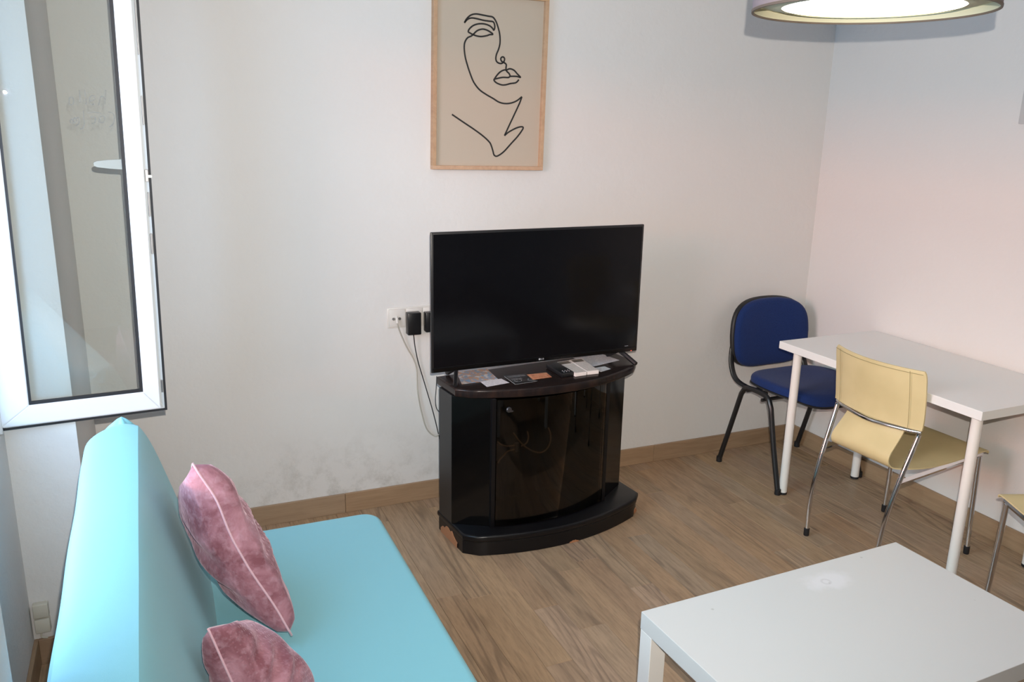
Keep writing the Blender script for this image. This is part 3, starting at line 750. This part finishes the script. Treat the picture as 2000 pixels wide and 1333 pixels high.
for st in face:
    P = smoothpath([onpic(*q) for q in st], 5)
    L_, R_ = [], []
    for i, p in enumerate(P):
        a = P[max(i-1, 0)]; b = P[min(i+1, len(P)-1)]; d = (b-a); d.y = 0; d.normalize(); n = Vector((-d.z, 0, d.x))*.0032
        yy = Vector((0, -.0005, 0)); L_.append(bm.verts.new(p-n+yy)); R_.append(bm.verts.new(p+n+yy))
    for i in range(len(P)-1): bm.faces.new((L_[i], L_[i+1], R_[i+1], R_[i]))
ex = bmesh.ops.extrude_face_region(bm, geom=bm.faces[:])
for v in ex['geom']:
    if isinstance(v, bmesh.types.BMVert): v.co.y += .001
obj('line_drawing', bm, mat('ink', (.012, .012, .012), .6), poster, smooth=None, label='black one-line drawing of a face')

# flat box at the right wall, only its edge in view
wp = obj('wall_panel', bx(-.018, -.0005, -1.36, -1.045, 1.70, 2.15, .003, 2), mat('panel_grey', (.56, .55, .54), .5))
rebase(wp, (0, -1.2, 1.70)); tag(wp, 'pale flat panel on the right wall, only its edge in view', 'wall panel')

# ------------------------------------------------------------------ pendant lamp
o_ = at(1701, 23, 0, 0); dd = (o_-CAM).normalized(); LC = CAM+dd*(1.80/dd.dot(fw)); LR = .2485
lp = empty('pendant_lamp', (LC.x, LC.y, LC.z), 0, 'round taupe drum pendant lamp glowing at the top right', 'lamp')
m_shade = mat('taupe_fabric', (.26, .205, .21), .85); g = G(m_shade); ob = g.new('TexCoord').outputs['Object']
g.bump(g.noise(ob, 500, 2), .3, .001)
m_lin = mat('shade_lining', (.60, .57, .40), .7)
bm = lathe(NB(), [(LR, .004), (LR, .19), (LR-.0015, .19), (LR-.0015, .004)], seg=96, cap=False)
sh = obj('shade', bm, m_shade, lp)
obj('rim', lathe(NB(), [(LR+.001, 0), (LR+.0015, .005), (LR-.002, .006), (LR-.003, 0), (LR+.001, 0)], seg=96, cap=False), mat('rim_brown', (.13, .095, .07), .6), sh)
obj('lining', lathe(NB(), [(LR-.003, .004), (LR-.0035, .19)], seg=96, cap=False), m_lin, sh)
obj('top_ring', lathe(NB(), [(LR-.006, .188), (.04, .188), (.04, .190), (LR-.006, .190)], seg=48, cap=False), m_white_pl, sh)
m_diff = mat('lit_diffuser', (.9, .9, .88), .6, emit=(1.0, 1.0, .96), es=LAMP_EMIT)
obj('diffuser', lathe(NB(), [(.186, .010), (.186, .016)], seg=72), m_diff, lp)
obj('diffuser_ring', lathe(NB(), [(.1865, .008), (LR-.004, .020), (LR-.004, .022), (.1865, .018)], seg=96, cap=False), m_lin, lp)
obj('cord', tube(NB(), [(0, 0, .19), (0, 0, H-LC.z-.03)], .003, 8), m_white_pl, lp)
obj('ceiling_rose', lathe(NB(), [(.05, H-LC.z-.035), (.055, H-LC.z-.005), (.055, H-LC.z-.0005)], seg=32), m_white_pl, lp)

# ------------------------------------------------------------------ desk
DY = .0116; DX, DYo = .0068-.012, -.4876; DL = 1.0133; DW = .578
dk = empty('desk', (-.015, -.4876, 0), DY, 'white laminate desk on round white legs against the right wall', 'desk')
obj('tabletop', bx(-DW, 0, -DL, 0, .70, .734, .0015, 2), m_white_lam, dk, smooth=None)
for x, y in ((-DW+.058, -.062), (-.060, -.055), (-DW+.058, -DL+.055), (-.075, -DL+.055)):
    lg = obj('leg', lathe(NB(), [(.019, .012), (.019, .694), (.030, .696), (.030, .6995)], (x, y, 0), 28), m_white_met, dk, smooth=40)
    obj('foot_cap', lathe(NB(), [(.0175, 0), (.0195, .002), (.0195, .012)], (x, y, 0), 24), m_rubber, lg, label='black foot cap')

# ------------------------------------------------------------------ coffee table
m_lack = mat('white_foil', (.79, .80, .79), .34); g = G(m_lack); ob = g.new('TexCoord').outputs['Object']
CT = Vector((-2.0787, -1.735, 0)); LY = .0333; LA, LB = .930, .5487
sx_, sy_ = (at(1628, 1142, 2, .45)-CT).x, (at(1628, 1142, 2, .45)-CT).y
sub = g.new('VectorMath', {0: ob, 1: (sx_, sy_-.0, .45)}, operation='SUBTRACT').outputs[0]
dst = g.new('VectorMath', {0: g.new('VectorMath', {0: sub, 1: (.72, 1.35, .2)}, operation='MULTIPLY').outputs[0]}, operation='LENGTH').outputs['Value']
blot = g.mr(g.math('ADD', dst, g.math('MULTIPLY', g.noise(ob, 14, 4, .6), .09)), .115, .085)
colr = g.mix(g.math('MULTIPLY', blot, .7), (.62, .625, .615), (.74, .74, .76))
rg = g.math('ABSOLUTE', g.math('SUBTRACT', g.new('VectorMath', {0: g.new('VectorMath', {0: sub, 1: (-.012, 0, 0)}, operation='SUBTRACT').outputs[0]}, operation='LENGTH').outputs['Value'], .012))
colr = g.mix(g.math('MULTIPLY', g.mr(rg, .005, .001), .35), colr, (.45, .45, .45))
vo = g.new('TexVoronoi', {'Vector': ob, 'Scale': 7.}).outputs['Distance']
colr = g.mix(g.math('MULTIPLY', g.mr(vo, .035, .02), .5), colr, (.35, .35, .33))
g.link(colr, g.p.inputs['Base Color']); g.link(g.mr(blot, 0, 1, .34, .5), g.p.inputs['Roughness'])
ct = empty('coffee_table', CT, LY, 'low square-edged white coffee table with a pale stain on its top', 'table')
obj('tabletop', bx(0, LA, -LB, 0, .400, .450, .0012, 2), m_lack, ct, smooth=None)
for x, y in ((0, -.05), (LA-.05, -.05), (0, -LB), (LA-.05, -LB)):
    e = .0008; obj('leg', bx(x+e, x+.05-e, y+e, y+.05-e, 0, .3995, .0012, 1), m_white_lam, ct, smooth=None)

# ------------------------------------------------------------------ blue chair
m_blue = mat('blue_fabric', (.008, .026, .11), .85, sheen=.08, spec=.2); g = G(m_blue); ob = g.new('TexCoord').outputs['Object']
nz = g.noise(ob, 420, 2); g.bump(nz, .5, .0015); g.link(g.mix(g.mr(nz, .3, .7), (.0055, .018, .085), (.011, .034, .145)), g.p.inputs['Base Color'])
bc = empty('visitor_chair', (-.308, -.335, 0), .03, 'blue upholstered chair with black tube legs in the corner behind the desk', 'chair')
fm = None
for s in (-1, 1):
    x = s*.262
    P = smoothpath([(x, .215, .012), (x*.985, .155, .22), (x*.97, .105, .40)], 5)+smoothpath([(x*.965, .085, .432), (x*.96, .04, .443), (x*.96, -.05, .440), (x*.965, -.085, .425)], 4)+smoothpath([(x*.97, -.105, .39), (x*.985, -.155, .20), (x, -.212, .012)], 5)
    lgs = obj('side_frame', tube(NB(), P, .0125, 10, sx=1.0), m_chblk, bc)
    for y in (.215, -.212): obj('foot', lathe(NB(), [(.014, 0), (.015, .004), (.014, .028)], (x, y, 0), 14), m_rubber, lgs)
for y in (.07, -.07): obj('cross_bar', tube(NB(), [(-.252, y, .425), (.252, y, .425)], .009, 10), m_chblk, bc)
for s in (-1, 1):
    obj('back_support', tube(NB(), smoothpath([(s*.215, -.02, .432), (s*.225, .10, .430), (s*.232, .175, .448), (s*.235, .212, .50), (s*.228, .232, .57), (s*.20, .250, .70)], 6), .0105, 10, sx=1.5), m_chblk, bc)
    obj('bolt', tube(NB(), [(s*.27, -.055, .418), (s*.245, -.055, .418)], .008, 10), m_chblk, bc)
# seat pad: superellipse outline, domed, front rolled down
def seatpad(z0, th, hw, y0, y1, top=True, ex=3.2, infl=0.):
    bm = NB(); K = 56; cyc = (y0+y1)/2; hd = (y1-y0)/2; rings = []
    levels = [(1.0, 0.), (1.0, .35), (.985, .65), (.95, .86), (.86, .97), (.60, 1.0), (.3, 1.0)] if top else [(1., 0.), (.99, .5), (.9, 1.0)]
    for sc_, zl in levels:
        rg_ = []
        for k_ in range(K):
            a = 2*math.pi*k_/K; c_, s_ = math.cos(a), math.sin(a); r = (abs(c_)**ex+abs(s_)**ex)**(-1/ex)
            u, v = r*c_*sc_, r*s_*sc_
            x, y = u*hw*(1-.04*(v+1)/2*0-.03*max(0, v)), cyc+v*hd
            roll = -.030*max(0, (-v-.55)/.45)**2+.010*abs(u)**2-.012*(1-u*u)*(1-v*v)*.6
            rg_.append(bm.verts.new((x, y, z0+th*zl+roll)))
        rings.append(rg_)
    for a, b in zip(rings[:-1], rings[1:]):
        for k_ in range(K): bm.faces.new((a[k_], a[(k_+1) % K], b[(k_+1) % K], b[k_]))
    bm.faces.new(rings[-1]); bm.faces.new(rings[0][::-1]); return bm
obj('seat_cushion', seatpad(.457, .040, .240, -.275, .165), m_blue, bc, smooth=60)
o = obj('seat_shell', seatpad(.447, .012, .243, -.279, .168, False), m_chpl, bc, smooth=60)
def backpad(zb, zt, hw, y, th, off, arch, m_, name, ex=3.7):
    bm = NB(); K = 60; cz = (zb+zt)/2; hz_ = (zt-zb)/2; rings = []
    for sc_, dl in [(1.0, 0.), (1.0, .4), (.97, .75), (.90, .95), (.6, 1.05), (.3, 1.08)]:
        rg_ = []
        for k_ in range(K):
            a = 2*math.pi*k_/K; c_, s_ = math.cos(a), math.sin(a); r = (abs(c_)**ex+abs(s_)**ex)**(-1/ex)
            u, v = r*c_*sc_, r*s_*sc_
            x = hw*u*(1-.045*max(0, v)-.02*max(0, -v)); z = cz+hz_*v+arch*(-(u*u))*max(0, v)
            yy = y+.035*(z-cz)/.35-.030*u*u*1.0 - dl*th
            rg_.append(bm.verts.new((x, yy, z)))
        rings.append(rg_)
    for a, b in zip(rings[:-1], rings[1:]):
        for k_ in range(K): bm.faces.new((a[(k_+1) % K], a[k_], b[k_], b[(k_+1) % K]))
    bm.faces.new(rings[-1]); bm.faces.new(rings[0][::-1]); bmesh.ops.recalc_face_normals(bm, faces=bm.faces[:])
    return obj(name, bm, m_, bc, smooth=60)
backpad(.490, .832, .236, .245, .030, 0, .018, m_blue, 'backrest')
backpad(.485, .836, .241, .272, .026, 0, .018, m_chpl, 'back_shell')

# ------------------------------------------------------------------ cream leather chairs
m_cream = mat('cream_leather', (.66, .55, .30), .42, spec=.4); g = G(m_cream); ob = g.new('TexCoord').outputs['Object']
g.bump(g.noise(ob, 260, 3), .12, .001)
g.link(g.mix(g.mr(g.noise(ob, 6, 3), .35, .7), (.68, .57, .315), (.60, .50, .265)), g.p.inputs['Base Color'])
m_st = mat('stitching', (.30, .25, .12), .7)
def cream_chair(loc, rz, label):
    """local +x forward; the back is at -x"""
    r = empty('leather_chair', loc, rz, label, 'chair', 'cream leather chairs with chrome legs')
    for s in (-1, 1):
        P = smoothpath([(-.268, s*.176, .03), (-.268, s*.178, .12), (-.252, s*.182, .25), (-.212, s*.188, .40), (-.165, s*.195, .545), (-.158, s*.196, .572)], 6)
        lg = obj('leg', tube(NB(), P, .0095, 12), m_metal, r); obj('foot', lathe(NB(), [(.010, 0), (.0115, .003), (.0115, .034)], (-.268, s*.176, 0), 14), m_rubber, lg)
        P = [(.225, s*.205, .03), (.222, s*.200, .20), (.218, s*.196, .425)]
        lg = obj('leg', tube(NB(), smoothpath(P, 5), .0095, 12), m_metal, r); obj('foot', lathe(NB(), [(.010, 0), (.0115, .003), (.0115, .034)], (.225, s*.205, 0), 14), m_rubber, lg)
        bm = NB(); A = Vector((-.222, s*.190, .385)); B = Vector((.232, s*.196, .432)); tube(bm, [A, B], .012, 4, sx=.55)
        obj('seat_rail', bm, m_metal, r, smooth=None)
    obj('back_bar', tube(NB(), smoothpath([(-.155, -.200, .582), (-.178, -.14, .578), (-.205, 0, .574), (-.178, .14, .578), (-.155, .200, .582)], 8), .0085, 12), m_metal, r)
    obj('front_bar', tube(NB(), [(.222, -.196, .430), (.222, .196, .430)], .008, 10), m_metal, r)
    # profile of the sling (x, z, halfwidth, bow)
    prof_ = [(-.190, .822, .213, .050), (-.181, .77, .213, .050), (-.172, .71, .213, .048), (-.165, .65, .212, .046), (-.162, .612, .210, .046), (-.163, .590, .208, .046)]
    low_ = [(-.155, .590, .135, .034), (-.170, .555, .136, .028), (-.200, .515, .138, .022), (-.228, .478, .140, .012), (-.232, .448, .142, .004), (-.212, .425, .146, 0), (-.165, .418, .160, 0), (-.09, .420, .190, 0), (.0, .426, .203, 0), (.12, .436, .207, 0), (.22, .445, .207, 0), (.250, .443, .205, 0), (.256, .434, .203, 0)]
    def sling(prof, name, th=.0035):
        Q = smoothpath([(a, b, 0) for a, b, c, d in prof], 4); Wd = smoothpath([(c, d, 0) for a, b, c, d in prof], 4)
        bm = NB(); nv = 16; n = len(Q)
        for off in (0, 1):
            for i in range(n):
                t = (Q[min(i+1, n-1)]-Q[max(i-1, 0)]).normalized(); nn_ = Vector((-t.y, t.x, 0))*th*off
                for j in range(nv+1):
                    v = -1+2*j/nv; q = Q[i]+nn_
                    hw_ = Wd[i].x
                    if name == 'backrest' and i < 3: hw_ -= (.010, .0035, .0008)[i]
                    bm.verts.new((q.x-Wd[i].y*(1-v*v), v*hw_, q.y))
        bm.verts.ensure_lookup_table(); N_ = nv+1; V = bm.verts
        for off in (0, 1):
            b0 = off*n*N_
            for i in range(n-1):
                for j in range(nv):
                    bm.faces.new((V[b0+i*N_+j], V[b0+i*N_+j+1], V[b0+(i+1)*N_+j+1], V[b0+(i+1)*N_+j]))
        def strip(idx):
            for a, b in zip(idx[:-1], idx[1:]): bm.faces.new((V[a], V[b], V[b+n*N_], V[a+n*N_]))
        strip([j for j in range(N_)]); strip([(n-1)*N_+j for j in range(N_)]); strip([i*N_ for i in range(n)]); strip([i*N_+nv for i in range(n)])
        bmesh.ops.recalc_face_normals(bm, faces=bm.faces[:])
        return obj(name, bm, m_cream, r, smooth=50)
    bk_ = sling(prof_, 'backrest', .006); se = sling(low_, 'seat', .005)
    # stitched seams
    bm = NB()
    for s in (-1, 1):
        pts = []
        for x, z, w_, b_ in prof_: 
            v = s*.165/w_; pts.append((x-b_*(1-v*v)-.0075, v*w_, z-.004))
        tube(bm, smoothpath(pts, 4), .0009, 5)
    pts = [(prof_[0][0]+.002-prof_[0][3]*(1-v*v)-.008, v*.205, .811) for v in [-1+2*i/12 for i in range(13)]]
    tube(bm, smoothpath(pts, 2), .0009, 5)
    obj('seam', bm, m_st, bk_)
    return r
cream_chair((-.448, -1.085, 0), .035, 'cream leather chair with chrome legs tucked under the desk side')
c2p = at(1957, 974, 2, .44)
A2 = math.radians(70)
fx = Matrix.Rotation(A2, 3, 'Z') @ Vector((.235, .205, 0))
cream_chair((c2p.x-fx.x, c2p.y-fx.y, 0), A2, 'cream leather chair at the near end of the desk, cut by the right edge')
